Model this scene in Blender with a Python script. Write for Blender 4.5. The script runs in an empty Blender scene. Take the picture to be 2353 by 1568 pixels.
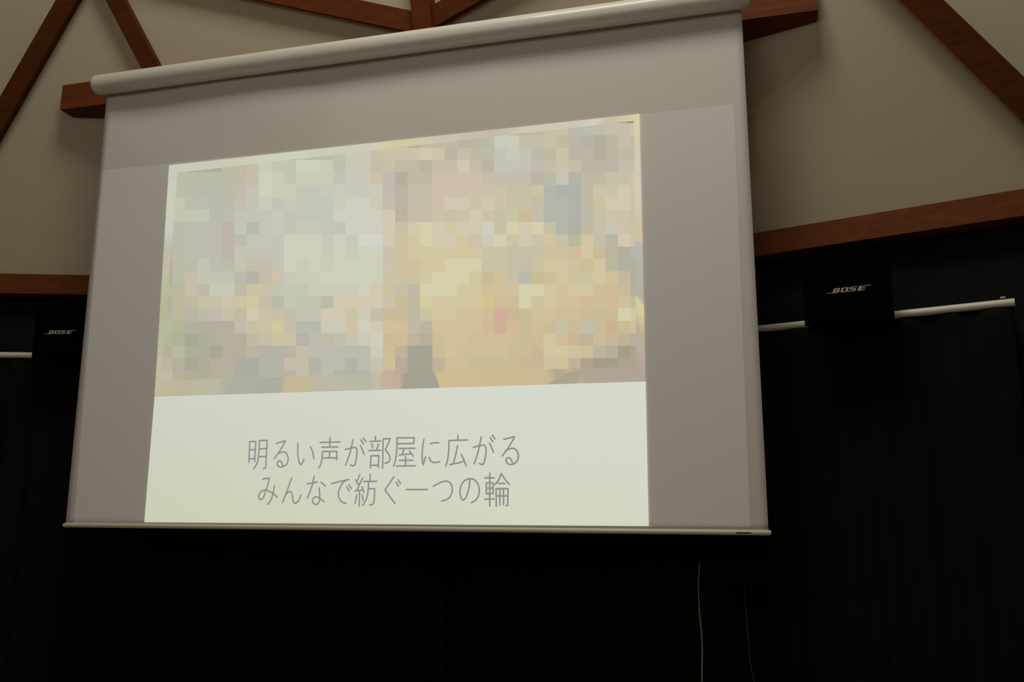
import bpy, bmesh, math, random
from mathutils import Vector, Matrix

random.seed(7)
SC = bpy.context.scene
COL = SC.collection

# ---------------------------------------------------------------- camera
cd = bpy.data.cameras.new('camera')
cam = bpy.data.objects.new('camera', cd); COL.objects.link(cam)
cd.sensor_fit = 'HORIZONTAL'; cd.sensor_width = 36.0; cd.lens = 30.066
cd.clip_start = 0.05; cd.clip_end = 60
m = Matrix(((0.96825743, 0.04387670, 0.24607393, 1.11513),
            (0.24994411, -0.17918365, -0.95153621, -2.61562),
            (0.00234216, 0.98283674, -0.18446262, 1.53313),
            (0, 0, 0, 1)))
cam.matrix_world = m
SC.camera = cam
SC.view_settings.view_transform = 'Standard'
SC.view_settings.look = 'None'
SC.view_settings.exposure = 0.0
SC.view_settings.gamma = 1.0
SC.view_settings.use_curve_mapping = False

# ---------------------------------------------------------------- world and lights
w = bpy.data.worlds.new('world'); SC.world = w; w.use_nodes = True
w.node_tree.nodes['Background'].inputs[0].default_value = (0.01, 0.01, 0.011, 1)
w.node_tree.nodes['Background'].inputs[1].default_value = 1.0

def lamp(name, kind, loc, target, energy, color, size=None, sizey=None):
    ld = bpy.data.lights.new(name, kind); ld.energy = energy; ld.color = color
    if kind == 'AREA':
        ld.shape = 'RECTANGLE'; ld.size = size; ld.size_y = sizey or size
    elif size is not None:
        ld.shadow_soft_size = size
    o = bpy.data.objects.new(name, ld); COL.objects.link(o)
    o.location = loc
    d = Vector(target) - Vector(loc)
    o.rotation_euler = d.to_track_quat('-Z', 'Y').to_euler()
    return o

# dimmed room lighting: an added broad fill behind the viewer, a ceiling fixture and a small downlight near the screen
lamp('ceiling_and_fill_light', 'AREA', (-0.2, -4.9, 3.0), (0.1, 0.4, 2.4), 22.0, (1.0, 0.965, 0.85), 3.0, 1.4)  # added frontal fill standing in for room bounce, no fixture here
lamp('ceiling_and_fill_light', 'AREA', (0.6, -1.65, 5.35), (0.3, 0.0, 2.6), 44.0, (1.0, 0.965, 0.84), 1.3, 0.9)
lamp('downlight', 'SPOT', (1.14, -2.2, 5.05), (1.0, 0.0, 3.0), 16.0, (1.0, 0.96, 0.88), 0.05)

# the projector: a pin-sharp source whose rectangular beam leaves a faint raster on the fabric
PJ = Vector((0.0, -3.4, 2.05))
def projector(energy):
    ld = bpy.data.lights.new('projector_beam', 'SPOT'); ld.energy = energy
    ld.spot_size = math.radians(75); ld.spot_blend = 0.0; ld.shadow_soft_size = 0.0
    ld.color = (0.80, 0.93, 1.0)
    o = bpy.data.objects.new('projector_beam', ld); COL.objects.link(o)
    o.location = PJ; o.rotation_euler = (math.radians(90), 0, 0)
    ld.use_nodes = True
    nt = ld.node_tree; N = nt.nodes; L = nt.links
    em = N['Emission']; geo = N.new('ShaderNodeNewGeometry')
    q = [Vector(p) for p in ((-1.1889, 0, 2.7797), (1.1614, 0, 2.7700), (1.1500, 0, 1.4617), (-1.1654, 0, 1.4533))]
    prev = None
    for i in range(4):
        a = q[i] - PJ; b = q[(i + 1) % 4] - PJ
        n = a.cross(b).normalized()
        cen = sum(q, Vector()) / 4 - PJ
        if n.dot(cen) < 0: n = -n
        dot = N.new('ShaderNodeVectorMath'); dot.operation = 'DOT_PRODUCT'
        dot.inputs[1].default_value = n
        L.new(geo.outputs['Incoming'], dot.inputs[0])
        gt = N.new('ShaderNodeMath'); gt.operation = 'GREATER_THAN'; gt.inputs[1].default_value = 0.0
        L.new(dot.outputs['Value'], gt.inputs[0])
        if prev is None: prev = gt
        else:
            mu = N.new('ShaderNodeMath'); mu.operation = 'MULTIPLY'
            L.new(prev.outputs[0], mu.inputs[0]); L.new(gt.outputs[0], mu.inputs[1]); prev = mu
    L.new(prev.outputs[0], em.inputs['Strength'])
    return o
projector(34.0)

# ---------------------------------------------------------------- helpers
def lin(h):
    if isinstance(h, str):
        h = h.lstrip('#'); h = tuple(int(h[i:i + 2], 16) for i in (0, 2, 4))
    return tuple(((c / 255) / 12.92 if c / 255 <= 0.04045 else ((c / 255 + 0.055) / 1.055) ** 2.4) for c in h)

def mat(name, color, rough=0.8, spec=0.3, coat=0.0):
    mm = bpy.data.materials.new(name); mm.use_nodes = True
    b = mm.node_tree.nodes['Principled BSDF']
    b.inputs['Base Color'].default_value = (*color, 1); b.inputs['Roughness'].default_value = rough
    b.inputs['Specular IOR Level'].default_value = spec
    b.inputs['Coat Weight'].default_value = coat; b.inputs['Coat Roughness'].default_value = 0.06
    return mm

def mottled(name, c1, c2, scale, rough=0.85, spec=0.25, bump=0.0, stretch=(1, 1, 1), detail=4):
    mm = mat(name, c1, rough, spec); nt = mm.node_tree; N = nt.nodes; L = nt.links
    b = N['Principled BSDF']; tc = N.new('ShaderNodeTexCoord'); mp = N.new('ShaderNodeMapping')
    mp.inputs['Scale'].default_value = stretch
    no = N.new('ShaderNodeTexNoise'); no.inputs['Scale'].default_value = scale; no.inputs['Detail'].default_value = detail
    L.new(tc.outputs['Object'], mp.inputs[0]); L.new(mp.outputs[0], no.inputs['Vector'])
    r = N.new('ShaderNodeValToRGB'); r.color_ramp.elements[0].position = 0.3; r.color_ramp.elements[1].position = 0.7
    r.color_ramp.elements[0].color = (*c1, 1); r.color_ramp.elements[1].color = (*c2, 1)
    L.new(no.outputs['Fac'], r.inputs[0]); L.new(r.outputs[0], b.inputs['Base Color'])
    if bump:
        bp = N.new('ShaderNodeBump'); bp.inputs['Strength'].default_value = bump; bp.inputs['Distance'].default_value = 0.002
        L.new(no.outputs['Fac'], bp.inputs['Height']); L.new(bp.outputs[0], b.inputs['Normal'])
    return mm

M = {}
M['plaster'] = mottled('cream_plaster', (0.61, 0.53, 0.40), (0.655, 0.57, 0.43), 1.6, 0.9, 0.15)
M['wood'] = mottled('stained_timber', (0.13, 0.036, 0.009), (0.185, 0.050, 0.013), 4.0, 0.62, 0.12, 0.25, (0.6, 14, 14), 6)
M['dark_wood'] = mottled('darker_stained_timber', (0.085, 0.024, 0.006), (0.125, 0.034, 0.009), 4.0, 0.65, 0.1, 0.25, (0.6, 14, 14), 6)
M['black_wall'] = mottled('black_wall_paint', (0.010, 0.010, 0.011), (0.013, 0.013, 0.0145), 3, 0.9, 0.05)
M['curtain'] = mottled('black_curtain_cloth', (0.0095, 0.0090, 0.0080), (0.0125, 0.0112, 0.0100), 8, 1.0, 0.0, 0.2)
M['floor'] = mottled('bounce_floor', (0.36, 0.25, 0.16), (0.42, 0.29, 0.18), 6, 0.6, 0.3)  # unseen floor, tone raised to bounce fill light up to the housing
M['fabric'] = mottled('projection_fabric', (0.70, 0.665, 0.625), (0.73, 0.695, 0.655), 260, 0.95, 0.05)
M['case'] = mat('glossy_off_white_case', (0.72, 0.70, 0.625), 0.42, 0.35, 0.35)
M['bar'] = mat('off_white_metal', (0.70, 0.64, 0.54), 0.45, 0.5)
M['rail'] = mat('pale_metal_rail', (0.75, 0.70, 0.60), 0.35, 0.6)
M['speaker'] = mat('black_speaker_shell', (0.0018, 0.0018, 0.002), 0.8, 0.02)
M['grille'] = mottled('black_grille_cloth', (0.0018, 0.0018, 0.002), (0.0026, 0.0026, 0.0028), 300, 0.95, 0.0, 0.3)
M['logo'] = mat('silver_lettering', (0.50, 0.44, 0.37), 0.5, 0.3)
M['black'] = mat('black_plastic', (0.002, 0.002, 0.002), 0.8, 0.05)
M['cable'] = mat('pale_cable', (0.22, 0.22, 0.20), 0.6, 0.3)
M['thin_wire'] = mat('dim_wire', (0.035, 0.035, 0.035), 0.5, 0.3)

def screen_light(name, vertex=True, color=None):
    mm = bpy.data.materials.new(name); mm.use_nodes = True; nt = mm.node_tree
    b = nt.nodes['Principled BSDF']
    b.inputs['Base Color'].default_value = (0, 0, 0, 1); b.inputs['Roughness'].default_value = 1
    b.inputs['Specular IOR Level'].default_value = 0; b.inputs['Emission Strength'].default_value = 1.0
    if vertex:
        a = nt.nodes.new('ShaderNodeVertexColor'); a.layer_name = 'picture'
        nt.links.new(a.outputs['Color'], b.inputs['Emission Color'])
    else:
        b.inputs['Emission Color'].default_value = (*color, 1)
    return mm
M['picture'] = screen_light('projected_light')
M['ink'] = screen_light('projected_text_grey', False, lin('918B8B'))

def tag(o, label=None, cat=None, group=None, kind=None):
    if label: o['label'] = label
    if cat: o['category'] = cat
    if group: o['group'] = group
    if kind: o['kind'] = kind
    return o

def empty(name, loc=(0, 0, 0)):
    o = bpy.data.objects.new(name, None); o.empty_display_size = 0.1; COL.objects.link(o)
    o.location = loc
    return o

def link(name, bm, mt, parent=None, smooth=False):
    """links bm (in world coordinates) as one mesh, child of parent"""
    me = bpy.data.meshes.new(name); bmesh.ops.recalc_face_normals(bm, faces=bm.faces[:])
    bm.to_mesh(me); bm.free(); me.materials.append(mt)
    if smooth:
        for p in me.polygons: p.use_smooth = True
        me.set_sharp_from_angle(angle=math.radians(40))
    o = bpy.data.objects.new(name, me); COL.objects.link(o)
    if parent is not None:
        o.parent = parent
        pm = Matrix.Translation(parent.location) @ parent.rotation_euler.to_matrix().to_4x4() if parent.parent is None else None
        if pm is not None and parent.type == 'EMPTY':
            o.matrix_parent_inverse = pm.inverted()
    return o

def bevel(bm, w, seg=2):
    bmesh.ops.bevel(bm, geom=[e for e in bm.edges if len(e.link_faces) == 2 and e.calc_face_angle(0) > 0.5],
                    offset=w, segments=seg, affect='EDGES', profile=0.6)

def box_bm(bm, o, ax, ay, az):
    """box from corner o with edge vectors"""
    o = Vector(o); ax = Vector(ax); ay = Vector(ay); az = Vector(az)
    v = [bm.verts.new(o + ax * i + ay * j + az * k) for k in (0, 1) for j in (0, 1) for i in (0, 1)]
    for f in ((0, 1, 3, 2), (4, 6, 7, 5), (0, 4, 5, 1), (2, 3, 7, 6), (0, 2, 6, 4), (1, 5, 7, 3)):
        bm.faces.new([v[i] for i in f])
    return v

def prism(base, ext):
    bm = bmesh.new(); ext = Vector(ext); n = len(base)
    a = [bm.verts.new(Vector(p)) for p in base]; b = [bm.verts.new(Vector(p) + ext) for p in base]
    bm.faces.new(a); bm.faces.new(b[::-1])
    for i in range(n):
        j = (i + 1) % n; bm.faces.new((a[i], b[i], b[j], a[j]))
    return bm

def tube(bm, pts, r, n=10, cap=True):
    pts = [Vector(p) for p in pts]; rings = []
    for i, p in enumerate(pts):
        d = (pts[min(i + 1, len(pts) - 1)] - pts[max(i - 1, 0)]).normalized()
        u = d.cross(Vector((0, 0, 1)))
        if u.length < 1e-3: u = d.cross(Vector((0, 1, 0)))
        u.normalize(); v = d.cross(u).normalized()
        rr = r[i] if isinstance(r, (list, tuple)) else r
        rings.append([bm.verts.new(p + (u * math.cos(t) + v * math.sin(t)) * rr) for t in [2 * math.pi * k / n for k in range(n)]])
    for a, b in zip(rings, rings[1:]):
        for k in range(n): bm.faces.new((a[k], a[(k + 1) % n], b[(k + 1) % n], b[k]))
    if cap: bm.faces.new(rings[0]); bm.faces.new(rings[-1][::-1])

# ---------------------------------------------------------------- room shell: a ten-sided hall with leaning upper walls
A18 = math.radians(18)
ZL, ZT = 2.48, 5.6
K0 = Vector((-0.02, 0.8845, 0)); SIDE = 3.1
RAD = SIDE / (2 * math.sin(A18)); CEN = Vector((-0.02, 0.8845 - RAD, 0))
LEAN = 0.45
def ring(z, r):
    return [CEN + Vector((r * math.sin(2 * math.pi * k / 10), r * math.cos(2 * math.pi * k / 10), z)) for k in range(10)]
lowr, midr, topr = ring(0, RAD + 0.05), ring(ZL, RAD), ring(ZT, RAD - LEAN * (ZT - ZL))
midr_low = ring(ZL, RAD + 0.05)

def poly_obj(name, faces, mt, parent=None):
    bm = bmesh.new()
    for f in faces: bm.faces.new([bm.verts.new(p) for p in f])
    o = link(name, bm, mt, parent); return o

tag(poly_obj('floor', [lowr], M['floor']), kind='structure')
tag(poly_obj('ceiling', [topr[::-1]], M['plaster']), kind='structure')
def wall(name, ks):
    up = poly_obj(name, [[midr[k], midr[(k + 1) % 10], topr[(k + 1) % 10], topr[k]] for k in ks], M['plaster'])
    tag(up, kind='structure')
    lo = poly_obj('lower_panel', [[lowr[k], lowr[(k + 1) % 10], midr_low[(k + 1) % 10], midr_low[k]] for k in ks], M['black_wall'], up)
    return up
wall('wall_right', [0]); wall('wall_left', [9]); wall('wall_back', list(range(1, 9)))

DR = Vector((math.cos(A18), -math.sin(A18), 0)); DL = Vector((math.cos(A18), math.sin(A18), 0))
NRV = Vector((-math.sin(A18), -math.cos(A18), 0)); NLV = Vector((math.sin(A18), -math.cos(A18), 0))   # into the room
NR = Vector((-0.2841, -0.8743, -0.3935)); NL = Vector((0.2841, -0.8743, -0.3935))

# lintels: the long timbers between the pale upper and the black lower walls
def lintel(label, k, d, n, lean_n, g):
    a = midr[k] ; b = midr[(k + 1) % 10]
    if k == 0: p0, p1 = a.copy(), b.copy()
    else: p0, p1 = b.copy(), a.copy()
    bm = bmesh.new()
    dz = Vector((0, 0, -0.085)); inn = n * 0.035 - Vector((0, 0, 0)); back = -n * 0.06
    box_bm(bm, p0 + inn, p1 - p0, dz, back - inn)
    bevel(bm, 0.003, 1)
    o = link('timber_lintel', bm, M['wood']); tag(o, label, 'beam', g)
lintel('horizontal brown timber running along the wall to the right of the screen', 0, DR, NRV, NR, None)
lintel('horizontal brown timber running along the wall to the left of the screen', 9, DL, NLV, NL, None)

# inclined timbers on the leaning walls (outline on the wall, then depth into the room)
def brace(label, q, n, t=0.045, mt='wood'):
    n = Vector(n)
    bm = prism([Vector(p) for p in q], n * t)
    bevel(bm, 0.003, 1)
    o = link('timber_brace', bm, M[mt]); tag(o, label, 'beam')
brace('dark brown slanting timber at the far left edge, rising to the right',
      [(-1.2823, -0.07, 3.6897), (-2.2867, 0.1533, 2.4682), (-2.2069, 0.1814, 2.4635), (-1.2128, -0.0459, 3.6863)], NL, mt='dark_wood')
brace('slanting brown timber that runs down behind the left end of the screen housing',
      [(-1.284, -0.0376, 3.6164), (-0.8742, 0.6089, 2.4756), (-0.7936, 0.6373, 2.4707), (-1.2397, -0.0542, 3.6854)], NL, mt='dark_wood')
brace('long brown timber sloping down from the left to the corner above the housing',
      [(-1.2285, -0.024, 3.6263), (-0.0386, 0.4513, 3.4293), (-0.0191, 0.4242, 3.5036), (-1.1203, -0.0142, 3.6825)], NL)
_a = Vector((-0.0483, 0.4594, 3.4451)); _b = Vector((1.3158, -0.0705, 3.6376)); _p = NR.cross((_b - _a).normalized())
if _p.z < 0: _p = -_p
brace('short brown timber sloping down to the corner above the screen housing, from the right',
      [_a, _b, _b + _p * 0.078, _a + _p * 0.078], NR)
brace('dark brown slanting timber at the upper right edge, falling to the right',
      [(1.3133, -0.0294, 3.5482), (2.1661, 0.1729, 2.483), (2.259, 0.139, 2.4911), (1.382, -0.0606, 3.5679)], NR, mt='dark_wood')
# post in the corner
bm = bmesh.new()
up = Vector((0, -LEAN, 1)).normalized(); c0 = Vector((-0.02, 0.8845, 2.48)) + up * 0.0
outn = Vector((0, -1, -LEAN)).normalized()
box_bm(bm, c0 - Vector((0.052, 0, 0)) - outn * 0.03, Vector((0.078, 0, 0)), outn * 0.12, up * 1.75)
bevel(bm, 0.004, 1)
tag(link('corner_post', bm, M['wood']), 'brown corner post where two slanting timbers meet above the screen', 'post')

# cross beam the screen hangs from: front face, under face, back cut to the two walls
yb, zb, zt = 0.060, 3.092, 3.199
base = [(-1.4735, yb, zb), (1.4390, yb, zb), (1.4390, 0.134, zb), (1.12, 0.232, zb), (-1.15, 0.240, zb), (-1.4735, 0.136, zb)]
bm = bmesh.new()
va = [bm.verts.new(p) for p in base]
sh = [0, 0, 0.05, 0.05, 0.05, 0.05]
vb = [bm.verts.new((p[0], p[1] - s, zt)) for p, s in zip(base, sh)]
bm.faces.new(va); bm.faces.new(vb[::-1])
for i in range(6):
    j = (i + 1) % 6; bm.faces.new((va[i], vb[i], vb[j], va[j]))
bevel(bm, 0.003, 1)
tag(link('cross_beam', bm, M['wood']), 'thick brown timber beam spanning the corner behind the screen housing', 'beam')

# ---------------------------------------------------------------- projection screen
ps = empty('projection_screen', (0, 0, 1.446))
tag(ps, 'large pull-down projection screen lit by a slide with Japanese text', 'projection screen')
# fabric with slight waves near the top left
bm = bmesh.new(); nx, nz = 96, 64
def wave(x, z):
    t = max(0.0, (z - 2.45) / 0.65); l = max(0.0, (0.2 - x) / 1.4)
    e = min(1.0, (1.2 - abs(x)) / 0.15)
    return 0.0030 * t * l * e * math.sin(11 * (x * 0.75 + z * 1.25) + 1.2 * math.sin(3 * x)) + 0.0012 * t * e * math.sin(7 * x + 5 * z)
g = [[bm.verts.new((-1.2 + 2.4 * i / nx, wave(-1.2 + 2.4 * i / nx, 1.446 + (3.122 - 1.446) * j / nz) * (1 if j < nz else 0),
      1.446 + (3.122 - 1.446) * j / nz)) for i in range(nx + 1)] for j in range(nz + 1)]
for j in range(nz):
    for i in range(nx): bm.faces.new((g[j][i], g[j][i + 1], g[j + 1][i + 1], g[j + 1][i]))
fab = link('screen_fabric', bm, M['fabric'], ps, True)
so = fab.modifiers.new('thickness', 'SOLIDIFY'); so.thickness = 0.0012; so.offset = 1.0

# housing: rounded profile swept along x
def housing_profile(r):
    pts = []
    for k in range(48):
        t = 2 * math.pi * k / 48
        c, s = math.cos(t), math.sin(t)
        # slightly squared round
        e = 2.08
        x = math.copysign(abs(c) ** (2 / e), c); z = math.copysign(abs(s) ** (2 / e), s)
        pts.append((x * r, z * r))
    return pts
def housing(x0, x1, r, rows):
    bm = bmesh.new(); prof = housing_profile(1.0); rings = []
    for x, k in rows:
        rings.append([bm.verts.new((x, -0.036 + p[0] * r * k, 3.1175 + p[1] * r * k)) for p in prof])
    for a, b in zip(rings, rings[1:]):
        for k in range(48): bm.faces.new((a[k], a[(k + 1) % 48], b[(k + 1) % 48], b[k]))
    bm.faces.new(rings[0]); bm.faces.new(rings[-1][::-1])
    return bm
link('housing', housing(-1.216, 1.205, 0.0376, [(-1.206, 1), (-1.0, 1), (-0.5, 1), (0, 1), (0.5, 1), (1.0, 1), (1.203, 1)]), M['case'], ps, True)
link('end_cap', housing(0, 0, 0.0378, [(-1.2245, 0.62), (-1.2238, 0.76), (-1.222, 0.87), (-1.219, 0.94), (-1.215, 0.98), (-1.210, 1), (-1.2062, 1)]), M['case'], ps, True)
link('end_cap', housing(0, 0, 0.0380, [(1.2032, 1), (1.2195, 1), (1.2225, 0.985), (1.2235, 0.96)]), M['case'], ps, True)
for x in (-1.05, 1.05):
    bm = bmesh.new(); box_bm(bm, (x - 0.03, 0.0035, 3.112), (0.06, 0, 0), (0, 0.056, 0), (0, 0, 0.03))
    bevel(bm, 0.002, 1); link('mounting_bracket', bm, M['case'], ps)
# bottom bar and its dark label
bm = bmesh.new(); tube(bm, [(x, -0.001, 1.4465) for x in (-1.207, -1.2, -0.6, 0, 0.6, 1.2, 1.207)], [0.006, 0.0078, 0.0078, 0.0078, 0.0078, 0.0078, 0.006], 20)
bar = link('bottom_bar', bm, M['bar'], ps, True)
bm = bmesh.new(); box_bm(bm, (1.110, -0.0094, 1.4440), (0.042, 0, 0), (0, 0.0012, 0), (0, 0, 0.0032))
link('label_strip', bm, M['black'], bar)

# ---- the projected slide. Coordinates were traced on the photograph; PX maps them to metres on the screen plane.
HM = ((0.0019585965974915688, 5.925232002863928e-05, -1.7792103067917862),
      (0.00027123462823756464, -0.0015995963222323372, 3.5928001424727967),
      (0.0001741320041174708, 0.00012483434010320357, 1.0))
def PX(u, v, y=-0.0045):
    a = [r[0] * u + r[1] * v + r[2] for r in HM]
    return Vector((a[0] / a[2], y, a[1] / a[2]))

PAL = dict(a='BBBBA8', b='B9BAAA', c='C4C4B0', d='CBCAB6', e='CFCEBB', f='D1D4C6', g='CCD0BC', h='C3C5B5', i='C6C3B6', j='BDBBAD',
           k='BBB4A7', l='C1BAAE', m='C4BDAA', n='BCB4A2', o='B5AE9B', p='B2B09D', q='AEAD9A', r='AAA894', s='B3B4A6', t='ADACA0',
           u='CCC2AA', v='D1C8AF', w='D2C6A0', x='D5CFAB', y='D1C099', z='CDBD98', A='CABB97', B='D0BA94', C='CBB38D', D='CDC19F',
           E='C6C0A6', F='C0BAA3', G='B3B5A8', H='AFB2AA', I='CFBFAE', J='C9BBAA', K='D2AC9E', L='D0AF98', M='D3CC9E', N='D2C58C',
           O='A5A393', P='B5B497', Q='B9B89C', R='C9C8B8', S='D0CDBF', T='C9C4A3', V='C1B198', W='B9AA99', X='CAB696', Y='A69D89', Z='ACA28F')
ROWS = [  # y from 284 in steps of 28.4, x from 369.6 in steps of 28.4
 'nnnnnnnnnnnnnnnnnnnnnnnnnnnnnnFEEajjmmu',
 'nnnnnnnnnnnnnnnnnnnnoFFannbddmmEFkspnmF',
 'nnnnnnnnnnojaamRREuuvvunmFaiRiaFunkonFF',
 'opppaFmdccggcmRRmEFFFnJJvJniiilmumnkkmm',
 'aaaabaFmedidddiRRulnoFFIIIIJmmmnaisFFEEu'[:39],
 'aaaabbalcgddiiRdRRdlmnmIIIuuuEETGHHFuuvu'[:39],
 'hhhjjbamcdURhhhdSSdmnmmIvvuvuEEmGGHaDvvD'[:39].replace('U', 'i'),
 'ccchbjiiiRihhhSSSevnJJuEIvuETAmGGHaEuuE',
 'caajjkhbiRiRRiiSSSvEvxvwvvSExvxEGpFEhuD',
 'najjjklhhieeSRerffvDwxvvwudxTvuwEQwmnvu',
 'najjjkcciieeeRSdgguDwwwwwwTTEEEDDzwAnos',
 'oaacjacmmceedddeguuDDwwxxxTTEmDwwDzwQpp',
 'paamcccbsmuRddeeeguuDwxxxwADEbAzwDTwyFo',
 'QQmaRRFTucchdddddevDEFxxxwwyyDxxwywwzBmo'[:39],
 'pQFEEuTwJbhcccavvvvuAFMwwwwNzzxDwyyBzBDF'[:39],
 'PQnalEFvuEmccvvTdmAAFTwwyyzKXAyyzzAAAxw',
 'QPppooFlEDwmbbdduevyyFnyyyyBLBAzAEAmACAD'[:39],
 'PorqpopFmTTsjFmcdeABVoyyyzzzzAAwzXVAXVo',
 'oQqqrponssnmjjaaadzVOOAyzzzzAAXwwDznoYZ',
 'norqoottssmmsjjsjczWOOAzzAAAAXXDDVZYYZZ',
 'FoqqoottssnmnjsssmVWOOVzzAAAAXXDDVZYYZZ',
]
# rows 4..16 patched to keep the traced order exact
ROWS[4] = 'aaaab' + 'aFmed' + 'idddi' + 'RRulo' + 'FFIII' + 'IJmmm' + 'naisF' + 'FEEu'
ROWS[5] = 'aaabb' + 'alcgd' + 'diiRd' + 'RRdln' + 'mmIII' + 'uuuEE' + 'TGHHF' + 'uuvu'
ROWS[6] = 'hhjjb' + 'amcdi' + 'Rhhhd' + 'SSdmn' + 'mmIvv' + 'uvuEE' + 'mGGHa' + 'DvvD'
ROWS[3] = 'opppp' + 'aFmdc' + 'cggdm' + 'RRmEF' + 'FnJJv' + 'Jniii' + 'mEFks' + 'pnmF'
ROWS[3] = 'ppppp' + 'aFmdc' + 'cggdm' + 'RRmEF' + 'FnJJv' + 'Jniii' + 'lmumn' + 'kkmm'
ROWS[2] = 'nnnnn' + 'nnnnn' + 'ojaam' + 'RREuu' + 'uvunm' + 'FaiRi' + 'aFunk' + 'onFF'
ROWS[1] = 'nnnnn' + 'nnnnn' + 'nnnnn' + 'nnnnn' + 'oFFan' + 'nbddm' + 'mEFks' + 'pnmF'
ROWS[0] = 'nnnnn' + 'nnnnn' + 'nnnnn' + 'nnnnn' + 'nnnnn' + 'nnnnn' + 'FEEaj' + 'jmmu'
ROWS[7] = 'ccchb' + 'jiiiR' + 'ihhhS' + 'SSevn' + 'JJuEI' + 'vuETA' + 'mGGHa' + 'EuuE'
ROWS[8] = 'cajjj' + 'khbiR' + 'iRRii' + 'SSSvE' + 'vxvwv' + 'vSExv' + 'xEGpF' + 'EhuD'
ROWS[9] = 'najjj' + 'klhhi' + 'eeSRe' + 'RffvD' + 'wxvvw' + 'udxTv' + 'uwEQw' + 'mnvu'
ROWS[10] = 'najjj' + 'kccii' + 'eeeRS' + 'dgguD' + 'wwwww' + 'wTTEE' + 'EDDzw' + 'Anos'
ROWS[11] = 'oaacj' + 'acmmc' + 'edede' + 'egeuD' + 'Dwwxx' + 'xTTEm' + 'DwwDz' + 'wQpp'
ROWS[12] = 'pamcc' + 'cbsmu' + 'Rddee' + 'egeuD' + 'Dwxxx' + 'wADEb' + 'AzwDT' + 'wyFo'
ROWS[13] = 'QQmaR' + 'RFTuc' + 'hhddd' + 'devDE' + 'Fxxxw' + 'wyyDx' + 'xwyww' + 'zBAo'
ROWS[14] = 'pQFEE' + 'uTwJb' + 'hccav' + 'vvvuA' + 'FMwww' + 'wNzzx' + 'DwyyB' + 'zBDF'
ROWS[15] = 'PQnal' + 'EFvuE' + 'mccvv' + 'TdmAA' + 'FTwwy' + 'yzKXA' + 'yyzzA' + 'AAxw'
ROWS[16] = 'QPppo' + 'olEDw' + 'mbbdd' + 'uevyy' + 'Fnyyy' + 'yBLBA' + 'zAEAm' + 'ACAD'
ROWS[17] = 'Porqp' + 'opFmT' + 'TsjFm' + 'cdeAB' + 'Vozyy' + 'zzzzA' + 'AwzXV' + 'AXVo'
ROWS[18] = 'oQqqr' + 'ponss' + 'nmjja' + 'aadzV' + 'OOAyz' + 'zzzAA' + 'XwwDz' + 'noYZ'
ROWS[19] = 'norqo' + 'ottss' + 'mmsjj' + 'sjczW' + 'OOVzz' + 'AAAAX' + 'XDDVZ' + 'YYZZ'
ROWS[20] = 'Foqqo' + 'ottss' + 'nmnjs' + 'ssmVW' + 'OOVzz' + 'AAAAX' + 'XDDVZ' + 'YYZZ'

def clip(poly, quad):
    out = poly
    for i in range(len(quad)):
        a = quad[i]; b = quad[(i + 1) % len(quad)]
        def side(p): return (b[0] - a[0]) * (p[1] - a[1]) - (b[1] - a[1]) * (p[0] - a[0])
        src = out; out = []
        for j in range(len(src)):
            p, q = src[j], src[(j + 1) % len(src)]; sp, sq = side(p), side(q)
            if sp >= 0: out.append(p)
            if sp * sq < 0:
                t = sp / (sp - sq); out.append((p[0] + (q[0] - p[0]) * t, p[1] + (q[1] - p[1]) * t))
        if len(out) < 3: return []
    return out

class Paint:
    def __init__(s): s.v = []; s.f = []; s.c = []
    def poly(s, pts, cols, y=-0.0045):
        b = len(s.v); s.v += [tuple(PX(p[0], p[1], y)) for p in pts]
        s.f.append(tuple(range(b, b + len(pts))))
        s.c += [cols] * len(pts) if isinstance(cols[0], float) else list(cols)
    def build(s, name, parent):
        me = bpy.data.meshes.new(name); me.from_pydata(s.v, [], s.f); me.update()
        ca = me.color_attributes.new('picture', 'FLOAT_COLOR', 'CORNER')
        k = 0
        for p in me.polygons:
            for li in p.loop_indices:
                ca.data[li].color = (*s.c[me.loops[li].vertex_index], 1)
        me.materials.append(M['picture'])
        o = bpy.data.objects.new(name, me); COL.objects.link(o); o.parent = parent
        if parent.type == 'EMPTY': o.matrix_parent_inverse = Matrix.Translation(parent.location).inverted()
        return o

OUT = [(390, 381), (1470, 263), (1484, 877.5), (357, 912.5)]
INN = [(409.5, 398), (1457, 279), (1462.5, 843.5), (372, 875)]
pt = Paint()
for r, row in enumerate(ROWS):
    assert len(row) == 39, (r, len(row))
    for c, ch in enumerate(row):
        x0, y0 = 369.6 + 28.4 * c, 284 + 28.4 * r
        q = clip([(x0, y0), (x0 + 28.4, y0), (x0 + 28.4, y0 + 28.4), (x0, y0 + 28.4)], INN)
        if q: pt.poly(q, lin(PAL[ch]))
def lerp(a, b, t): return tuple(a[i] + (b[i] - a[i]) * t for i in range(len(a)))
def strip(o0, o1, i0, i1, stops, n=40):
    st = [(t, lin(h)) for t, h in stops]
    def col(t):
        for (t0, c0), (t1, c1) in zip(st, st[1:]):
            if t <= t1: return lerp(c0, c1, (t - t0) / (t1 - t0)) if t1 > t0 else c1
        return st[-1][1]
    for k in range(n):
        a, b = k / n, (k + 1) / n
        pt.poly([lerp(o0, o1, a), lerp(o0, o1, b), lerp(i0, i1, b), lerp(i0, i1, a)], [col(a), col(b), col(b), col(a)])
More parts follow.
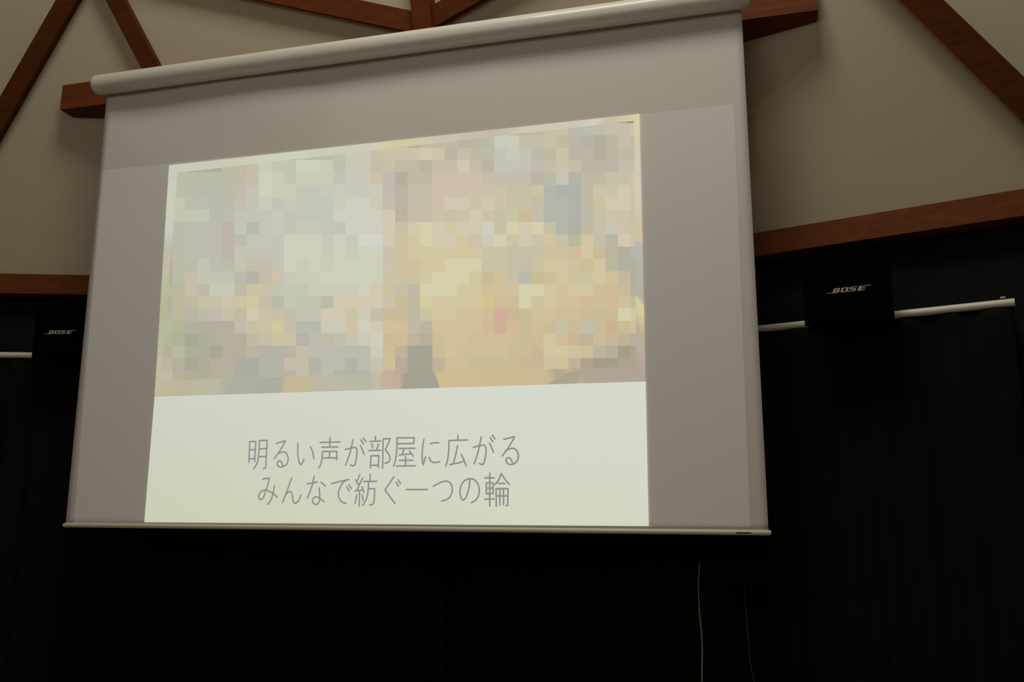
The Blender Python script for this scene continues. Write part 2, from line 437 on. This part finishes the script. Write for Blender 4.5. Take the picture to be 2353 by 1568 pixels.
strip(OUT[0], OUT[1], INN[0], INN[1], [(0, 'C9CAB8'), (.12, 'C9C9B4'), (.2, 'CDCEBC'), (.27, 'CFCDBB'), (.36, 'CBC9B8'), (.44, 'D2CBB8'), (.475, 'D0C99F'), (.54, 'CDC9A6'), (.57, 'C8C2AF'), (.7, 'C1BBA8'), (.76, 'CDC8B2'), (.82, 'D0C9B2'), (.88, 'C8C7B6'), (.91, 'D0D0C0'), (.94, 'C6BCA6'), (1, 'D8CDA3')], 80)
strip(OUT[0], OUT[3], INN[0], INN[3], [(0, 'C9C8B9'), (.15, 'CACDB6'), (.28, 'CDC9BC'), (.36, 'BDBCAD'), (.48, 'C0B9A0'), (.55, 'B7BB9B'), (.63, 'B9B593'), (.78, 'B4B899'), (.9, 'C0BBA0'), (1, 'BFB89D')])
strip(OUT[1], OUT[2], INN[1], INN[2], [(0, 'D8CDA3'), (.12, 'D2C7B0'), (.3, 'D3C8B6'), (.42, 'CFC1A5'), (.48, 'CEC2A4'), (.5, 'B5B6AA'), (.62, 'B2B4A0'), (.68, 'B4AF9F'), (.71, 'B6B0A2'), (.72, 'DCD2A2'), (.78, 'CFC296'), (.84, 'B7AD97'), (.9, 'B9AEA0'), (1, 'AEA293')])
strip(INN[3], INN[2], OUT[3], OUT[2], [(0, 'BFB89D'), (.06, 'BDB49A'), (.125, 'BABAA2'), (.13, 'B4B39D'), (.15, 'AFADA0'), (.255, 'ABADA1'), (.262, 'C2B996'), (.31, 'C6B994'), (.33, 'BDB8A6'), (.45, 'B9B9A6'), (.459, 'C6C5AE'), (.463, 'C6B29A'), (.5, 'C4AC98'), (.505, 'A4A393'), (.57, 'A3A291'), (.58, 'CFBC93'), (.81, 'CBB891'), (.83, 'AEA58F'), (.855, 'C2B094'), (.885, 'B0A594'), (1, 'AFA394')], 110)
# dark shapes in the lower edge of the picture
pt.poly([(938, 850), (995, 850), (1012, 891.8), (924, 894.6)], lin('A3A291'), -0.0050)
pt.poly([(1258, 884), (1300, 858), (1345, 850), (1325, 881.8)], lin('ABA38E'), -0.0050)
# white lower part of the slide
BL, BR = (333.5, 1200.5), (1491, 1209.5)
cw = [[('CDD0C1', 'D3D6C9', 'D3D8CB'), ('D1D3C5', 'D7DACD', 'D4D9CB')], [('CBCDB6', 'D0D3BE', 'D3D6C2')]]
nxs, nys = 12, 6
def wcol(s, t):
    top = lerp(lin('CFD1C4'), lin('D5D9CC'), min(1, s * 1.6)); bot = lerp(lin('CBCDB4'), lin('D2D6C1'), min(1, s * 1.4))
    return lerp(top, bot, t)
def wpt(s, t): return lerp(lerp(OUT[3], OUT[2], s), lerp(BL, BR, s), t)
for i in range(nxs):
    for j in range(nys):
        q = [(i / nxs, j / nys), ((i + 1) / nxs, j / nys), ((i + 1) / nxs, (j + 1) / nys), (i / nxs, (j + 1) / nys)]
        pt.poly([wpt(*a) for a in q], [wcol(*a) for a in q])
slide = pt.build('projected_slide', ps)
slide['label'] = 'bright projected slide: blocky photograph above two lines of grey text'

# ---- lettering, stroke by stroke (crop coordinates: origin + k * 14.706)
S = 14.706
T1 = {  # 'first line'
 (560, 990): [
  [(235,375),(440,370),(420,700),(400,1045)], [(235,375),(220,700),(205,1075)], [(225,655),(425,650)], [(225,955),(410,950)],
  [(825,335),(560,340),(550,620),(530,860),(500,1050),(440,1190),(365,1290)], [(825,335),(800,700),(785,1000),(775,1250),(740,1275),(690,1285)],
  [(560,625),(805,615)], [(540,885),(790,880)],
  [(1130,435),(1420,355),(1425,400),(1180,790),(1050,960)],
  [(1180,790),(1230,760),(1290,735),(1380,720),(1460,760),(1510,850),(1530,940),(1520,1030),(1480,1140),(1400,1200),(1290,1235),(1210,1215),(1165,1150),(1170,1070),(1230,1020),(1300,1060),(1340,1140),(1355,1200)],
  [(1860,440),(1855,700),(1870,920),(1910,1090),(1960,1155),(2010,1100),(2065,970)],
  [(2275,545),(2353,700),(2385,860),(2403,960)]],
 (720, 990): [
  [(590,235),(580,560)], [(250,405),(930,390)], [(310,565),(855,560)], [(820,705),(335,710),(325,900),(300,1050),(260,1180),(210,1265)],
  [(820,705),(820,900),(805,1000)], [(575,710),(570,930)], [(335,930),(815,925)],
  [(1100,640),(1300,595),(1420,570),(1480,610),(1500,720),(1480,950),(1440,1120),(1400,1180),(1350,1195),(1285,1165)],
  [(1360,310),(1310,560),(1250,800),(1180,1000),(1110,1180)], [(1610,510),(1680,640),(1735,810)],
  [(1635,320),(1720,460)], [(1710,255),(1800,375)],
  [(2125,200),(2120,360)], [(1940,370),(2300,355)], [(2000,455),(2035,590)], [(2225,455),(2170,650)], [(1900,680),(2305,670)],
  [(1965,860),(2235,850),(2220,1250)], [(1970,860),(1950,1270)], [(1960,1175),(2220,1170)]],
 (880, 990): [
  [(30,285),(20,800),(10,1280)], [(35,285),(260,275),(255,320),(105,650),(190,760),(245,870),(258,960),(240,1030),(190,1080),(90,1105)],
  [(1080,245),(500,250),(490,600),(470,850),(430,1060),(380,1210)], [(1080,245),(1060,440)], [(500,450),(1060,440)], [(560,610),(1100,600)],
  [(740,610),(670,810)], [(570,830),(960,790)], [(915,690),(1050,870)], [(790,880),(785,1200)], [(570,1010),(1030,1005)], [(480,1200),(1110,1195)],
  [(1405,300),(1360,560),(1345,800),(1350,980),(1380,1160),(1460,890)], [(1620,450),(1720,420),(1910,415)],
  [(1580,905),(1610,990),(1660,1050),(1740,1080),(1850,1075),(1940,1050)],
  [(2870,322),(2250,340),(2245,600),(2225,850),(2190,1050),(2140,1200)]],
 (1040, 990): [
  [(200,155),(195,330)], [(185,510),(120,850),(45,1100)], [(-73,1160),(50,1125),(220,1095),(400,1040)], [(310,800),(400,1000),(480,1200)],
  [(715,575),(920,515),(1060,495),(1120,530),(1145,620),(1145,760),(1125,900),(1080,1080),(1050,1130),(1000,1150),(925,1110)],
  [(985,220),(930,500),(860,800),(745,1125)], [(1260,430),(1330,560),(1400,740)], [(1285,240),(1375,380)], [(1360,155),(1450,290)],
  [(1750,300),(2080,215),(2090,260),(1860,640),(1690,860)],
  [(1800,700),(1870,650),(1940,620),(2050,600),(2130,630),(2200,710),(2235,820),(2230,930),(2190,1030),(2100,1120),(1960,1150),(1870,1110),(1820,1020),(1850,940),(1910,925),(1980,965),(2040,1090)]],
}
T2 = {
 (580, 1080): [
  [(375,315),(600,285),(560,480),(500,650),(440,850),(370,980),(300,1010),(250,950),(250,850),(310,760),(400,700),(500,690),(620,740),(740,800),(870,935)],
  [(770,540),(740,740),(690,930),(620,1080),(535,1175)],
  [(1355,280),(1250,580),(1150,850),(1045,1110)], [(1150,850),(1220,770),(1300,735),(1355,790),(1385,920),(1405,1060),(1440,1120),(1490,1130),(1550,1090),(1610,1010),(1665,860)],
  [(1880,475),(2070,450),(2215,410)], [(2115,220),(2060,480),(1980,730),(1885,960)],
  [(2285,620),(2300,800),(2297,1020),(2250,1130),(2170,1175),(2090,1130),(2060,1040),(2100,950),(2190,920),(2290,950),(2453,1090)],
  [(2340,430),(2400,465),(2488,555)]],
 (740, 1080): [
  [(350,470),(700,380),(945,330)], [(830,365),(760,420),(680,520),(610,660),(580,790),(590,930),(650,1040),(740,1110),(840,1130)], [(860,580),(945,725)], [(935,510),(1015,640)],
  [(1300,170),(1225,350)], [(1150,340),(1275,520)], [(1400,280),(1275,530),(1210,700)], [(1140,715),(1380,690)], [(1375,580),(1440,775)],
  [(1290,710),(1285,1235)], [(1195,850),(1145,1130)], [(1380,850),(1415,1045)],
  [(1650,150),(1645,395)], [(1435,400),(1870,395)], [(1595,400),(1585,650),(1560,850),(1500,1040),(1405,1210)],
  [(1590,650),(1805,640),(1795,900),(1770,1110),(1700,1190),(1630,1185)]],
 (880, 1080): [
  [(395,240),(90,680),(430,1150)], [(465,420),(550,560)], [(535,340),(615,475)], [(810,670),(1525,670)],
  [(1720,560),(1950,440),(2130,385),(2220,400),(2300,460),(2350,560),(2362,700),(2320,860),(2250,950),(2140,1020),(2000,1060)]],
 (1030, 1080): [
  [(750,340),(730,560),(670,800),(600,960),(525,1030),(455,950),(415,800),(430,620),(500,450),(610,345),(750,305),(880,330),(990,430),(1050,570),(1068,740),(1030,900),(940,1030),(800,1115)],
  [(1420,110),(1420,1240)], [(1255,275),(1570,275)], [(1530,445),(1300,445),(1305,815),(1535,805),(1530,445),(1515,445)], [(1305,625),(1530,625)],
  [(1250,995),(1560,990)], [(1590,510),(1720,340),(1810,130),(1930,320),(2080,490)], [(1710,465),(1930,465)],
  [(1640,1230),(1632,640),(2035,640),(2030,1190),(1970,1220)], [(1765,640),(1760,1190)], [(1885,640),(1885,1180)], [(1640,885),(2030,885)]],
}
def text_line(name, data, width, parent, y=-0.0058):
    verts, faces = [], []
    def stroke(p):
        # px polyline -> smooth ribbon on the screen plane
        P = [PX(a, b, y) for a, b in p]
        if len(P) > 4:
            Q = []
            for i in range(len(P) - 1):
                p0 = P[max(i - 1, 0)]; p1 = P[i]; p2 = P[i + 1]; p3 = P[min(i + 2, len(P) - 1)]
                d1 = (p1 - p0); d2 = (p2 - p1); d3 = (p3 - p2)
                sharp1 = d1.length > 0 and d1.normalized().dot(d2.normalized()) < 0.45 or i == 0
                sharp2 = d3.length > 0 and d2.normalized().dot(d3.normalized()) < 0.45 or i == len(P) - 2
                t1 = (p2 - p1) if sharp1 else (p2 - p0) * 0.5; t2 = (p2 - p1) if sharp2 else (p3 - p1) * 0.5
                for k in range(4):
                    t = k / 4; h1 = 2*t**3 - 3*t**2 + 1; h2 = t**3 - 2*t**2 + t; h3 = -2*t**3 + 3*t**2; h4 = t**3 - t**2
                    Q.append(p1 * h1 + t1 * h2 + p2 * h3 + t2 * h4)
            Q.append(P[-1]); P = Q
        h = width / 2
        for a, b in zip(P, P[1:]):
            d = b - a
            if d.length < 1e-6: continue
            d.normalize(); n = Vector((-d.z, 0, d.x)) * h
            i = len(verts); verts.extend([a + n, a - n, b - n, b + n]); faces.append((i, i + 1, i + 2, i + 3))
        for a in P:   # round joints
            i = len(verts); verts.extend([a + Vector((math.cos(t) * h, 0, math.sin(t) * h)) for t in [math.pi * k / 4 for k in range(8)]])
            faces.append(tuple(range(i, i + 8)))
    for (ox, oy), strokes in data.items():
        for s in strokes: stroke([(ox + a / S, oy + b / S) for a, b in s])
    me = bpy.data.meshes.new(name); me.from_pydata([tuple(v) for v in verts], [], faces); me.materials.append(M['ink'])
    o = bpy.data.objects.new(name, me); COL.objects.link(o); o.parent = parent
    o.matrix_parent_inverse = Matrix.Translation((0, 0, 0))
    return o
for data in (T1, T2):
    o = text_line('text_line', data, 0.0051, slide)
    o.matrix_parent_inverse = Matrix.Identity(4)

# ---------------------------------------------------------------- rails, curtains
ZR = 2.130
KC = Vector((-0.02, 0.9345, 0))
def along(side, s, off, z):
    d, n = (DR, NRV) if side > 0 else (DL, NLV)
    return KC + d * s + n * off + Vector((0, 0, z))
def rail(side, s0, s1, label, cliplist):
    root = empty('curtain_rail', along(side, (s0 + s1) / 2, 0.08, ZR)); tag(root, label, 'curtain rail')
    bm = bmesh.new(); n = 12
    tube(bm, [along(side, s0 + (s1 - s0) * k / n, 0.08, ZR) for k in range(n + 1)], 0.0125, 16)
    link('rail', bm, M['rail'], root, True)
    for s in cliplist:
        bm = bmesh.new()
        d = DR if side > 0 else DL; nn = NRV if side > 0 else NLV
        box_bm(bm, along(side, s - 0.007, 0.07, ZR + 0.0155), d * 0.014, nn * 0.018, Vector((0, 0, 0.004)))
        link('clip', bm, M['bar'], root)
        bm = bmesh.new(); box_bm(bm, along(side, s - 0.005, 0.001, ZR + 0.006), d * 0.010, nn * 0.08, Vector((0, 0, 0.0085)))
        link('wall_bracket', bm, M['black'], root)
    return root
rail(1, 0.06, 2.105, 'pale round rail below the timber right of the screen, ending near the right edge', [0.35, 2.075])
rail(-1, -2.6, -0.06, 'pale thin rail at the left edge, beside the left speaker', [-2.3, -0.4])
def curtain(side, s0, s1, label, seed):
    rnd = random.Random(seed); bm = bmesh.new(); n = 260; zs = [2.118, 2.09, 1.9, 1.4, 0.8, 0.3, 0.03]
    ph = [rnd.uniform(0, 6.28) for _ in range(4)]
    rows = []
    for j, z in enumerate(zs):
        amp = 0.012 + 0.012 * min(1, (2.118 - z) / 0.6)
        row = []
        for i in range(n + 1):
            s = s0 + (s1 - s0) * i / n
            off = 0.08 - 0.002 + amp * (0.7 * math.sin(s * 52 + ph[0] + 0.7 * math.sin(s * 9 + ph[1])) + 0.3 * math.sin(s * 21 + ph[2] + z * 0.4))
            row.append(bm.verts.new(along(side, s, off, z)))
        rows.append(row)
    for a, b in zip(rows, rows[1:]):
        for i in range(n): bm.faces.new((a[i], a[i + 1], b[i + 1], b[i]))
    o = link('black_curtain', bm, M['curtain'], None, True)
    so = o.modifiers.new('thickness', 'SOLIDIFY'); so.thickness = 0.002; so.offset = 0
    tag(o, label, 'curtain')
curtain(1, 0.07, 2.10, 'black curtain covering the lower wall to the right of the screen', 3)
curtain(-1, -2.6, -0.07, 'black curtain covering the lower wall to the left of and below the screen', 5)

# ---------------------------------------------------------------- speakers
def speaker(center, yaw, label, side, logo_dx):
    """center = middle of the front face; yaw = direction of the face's width"""
    d = Vector((math.cos(yaw), math.sin(yaw), 0)); n = Vector((d.y, -d.x, 0)); z = Vector((0, 0, 1))
    root = empty('wall_speaker', center - n * 0.09); tag(root, label, 'speaker')
    W, H, D = 0.262, 0.205, 0.15
    # cabinet tapers a little towards the back
    bm = bmesh.new()
    fr = [center + d * (W / 2 * a) + z * (H / 2 * b) for a, b in ((-1, -1), (1, -1), (1, 1), (-1, 1))]
    bk = [center - n * D + d * (W * 0.40 * a) + z * (H * 0.42 * b) for a, b in ((-1, -1), (1, -1), (1, 1), (-1, 1))]
    va = [bm.verts.new(p) for p in fr]; vb = [bm.verts.new(p) for p in bk]
    bm.faces.new(va); bm.faces.new(vb[::-1])
    for i in range(4): bm.faces.new((va[i], vb[i], vb[(i + 1) % 4], va[(i + 1) % 4]))
    bevel(bm, 0.012, 3)
    link('cabinet', bm, M['speaker'], root, False)
    bm = bmesh.new()
    box_bm(bm, center - d * (W / 2 - 0.012) - z * (H / 2 - 0.012) + n * 0.0002, d * (W - 0.024), z * (H - 0.024), n * 0.006)
    bevel(bm, 0.004, 2)
    gr = link('grille', bm, M['grille'], root)
    # lettering: sheared blocks
    unit = 0.01475
    LT = {0.0: [(0, .45, 0, 1), (.4, 1.12, .84, 1), (.4, 1.12, .42, .58), (.4, 1.12, 0, .16), (.86, 1.29, .55, .93), (.86, 1.29, .07, .47)],
          1.58: [(0, .45, 0.04, .96), (.95, 1.42, 0.04, .96), (.1, 1.3, .84, 1), (.1, 1.3, 0, .16)],
          3.24: [(.05, 1.42, .84, 1), (0, .5, .5, .92), (.05, 1.3, .42, .6), (.85, 1.35, .08, .5), (-.1, 1.25, 0, .16)],
          5.0: [(0, .55, 0, 1), (.4, 2.35, .87, 1), (.5, 1.45, .43, .57), (.5, 1.45, 0, .15)],
          -1.15: [(0, 1.2, 0, .1)]}
    bm = bmesh.new(); base = center + n * 0.0064 + d * (logo_dx - 3.1 * unit) - z * 0.006
    for x0, rects in LT.items():
        for (a, b, c, e) in rects:
            q = [(a + .42 * c, c), (b + .42 * c, c), (b + .42 * e, e), (a + .42 * e, e)]
            pts = [base + d * ((x0 + u) * unit) + z * (v * unit) for u, v in q]
            lo = [bm.verts.new(p) for p in pts]; hi = [bm.verts.new(p + n * 0.0012) for p in pts]
            bm.faces.new(hi); bm.faces.new(lo[::-1])
            for i in range(4): bm.faces.new((lo[i], hi[i], hi[(i + 1) % 4], lo[(i + 1) % 4]))
    lo_ = link('lettering', bm, M['logo'], gr); lo_['label'] = 'silver slanted lettering'
    # yoke to the wall
    bm = bmesh.new(); wn = NRV if side > 0 else NLV
    a = center - n * (D - 0.002)
    wallp = a - wn * ((a - Vector(KC)).dot(wn) - 0.001); wallp.z = a.z + 0.03
    tube(bm, [a + z * 0.03, wallp], 0.012, 10)
    link('bracket', bm, M['black'], root)
speaker(Vector((1.478, 0.170, 2.186)), math.radians(-12.4), 'black wall speaker with silver lettering to the right of the screen', 1, 0.004)
speaker(Vector((-1.456, 0.190, 2.193)), math.radians(11), 'black wall speaker with silver lettering, half hidden by the left edge of the screen', -1, -0.022)

# wire running to the right speaker
bm = bmesh.new(); p0 = Vector((1.19, 0.46, 2.172)); p1 = Vector((1.3850, 0.372, 2.250))
tube(bm, [p0.lerp(p1, k / 8) - Vector((0, 0, 0.004 * math.sin(math.pi * k / 8))) for k in range(9)], 0.0012, 6)
tag(link('speaker_wire', bm, M['thin_wire']), 'thin slanting wire between the screen edge and the right speaker', 'wire')

# ---------------------------------------------------------------- dark stand and cables under the right corner of the screen
st = empty('dark_stand', (1.10, 0.13, 0)); tag(st, 'black stand with a box-shaped head under the right corner of the screen', 'stand')
bm = bmesh.new(); box_bm(bm, (1.000, 0.09, 1.291), (0.30, 0, 0), (0, 0.12, 0), (0, 0, 0.072)); bevel(bm, 0.006, 2)
link('head', bm, M['black'], st)
bm = bmesh.new(); tube(bm, [(1.096, 0.15, 1.30), (1.096, 0.15, 0.03)], 0.015, 12); link('pole', bm, M['black'], st, True)
for k in range(3):
    t = k * 2.094 + 0.5
    bm = bmesh.new(); tube(bm, [(1.096, 0.15, 0.16), (1.096 + 0.26 * math.cos(t), 0.15 + 0.26 * math.sin(t), 0.012)], 0.010, 8)
    link('leg', bm, M['black'], st, True)
def spline(bm, pts, r):
    out = []
    for i in range(len(pts) - 1):
        p0, p1, p2, p3 = (Vector(pts[max(i - 1, 0)]), Vector(pts[i]), Vector(pts[i + 1]), Vector(pts[min(i + 2, len(pts) - 1)]))
        for k in range(5):
            t = k / 5
            out.append(0.5 * ((2 * p1) + (p2 - p0) * t + (2 * p0 - 5 * p1 + 4 * p2 - p3) * t * t + (3 * p1 - p0 - 3 * p2 + p3) * t ** 3))
    out.append(Vector(pts[-1])); tube(bm, out, r, 8)
bm = bmesh.new()
spline(bm, [(0.998, 0.14, 1.352), (0.9934, 0.1, 1.3), (0.9928, 0.1, 1.226), (0.9946, 0.1, 1.187), (0.9972, 0.1, 1.145), (0.9968, 0.1, 1.09), (0.993, 0.1, 1.01), (0.985, 0.1, 0.7), (0.99, 0.11, 0.3), (1.02, 0.12, 0.02), (1.2, 0.1, 0.006)], 0.0021)
tag(link('hanging_cable', bm, M['cable']), 'thin pale cable hanging straight down under the right part of the screen', 'cable')
bm = bmesh.new()
spline(bm, [(1.126, 0.14, 1.293), (1.13, 0.1, 1.15), (1.1322, 0.1, 1.087), (1.1367, 0.1, 1.0466), (1.1415, 0.1, 1.019), (1.16, 0.1, 0.8), (1.17, 0.11, 0.3), (1.19, 0.14, 0.02), (1.3, 0.2, 0.006)], 0.0017)
tag(link('hanging_cable', bm, M['thin_wire']), 'faint second cable at the bottom edge, right of the pale one', 'cable')
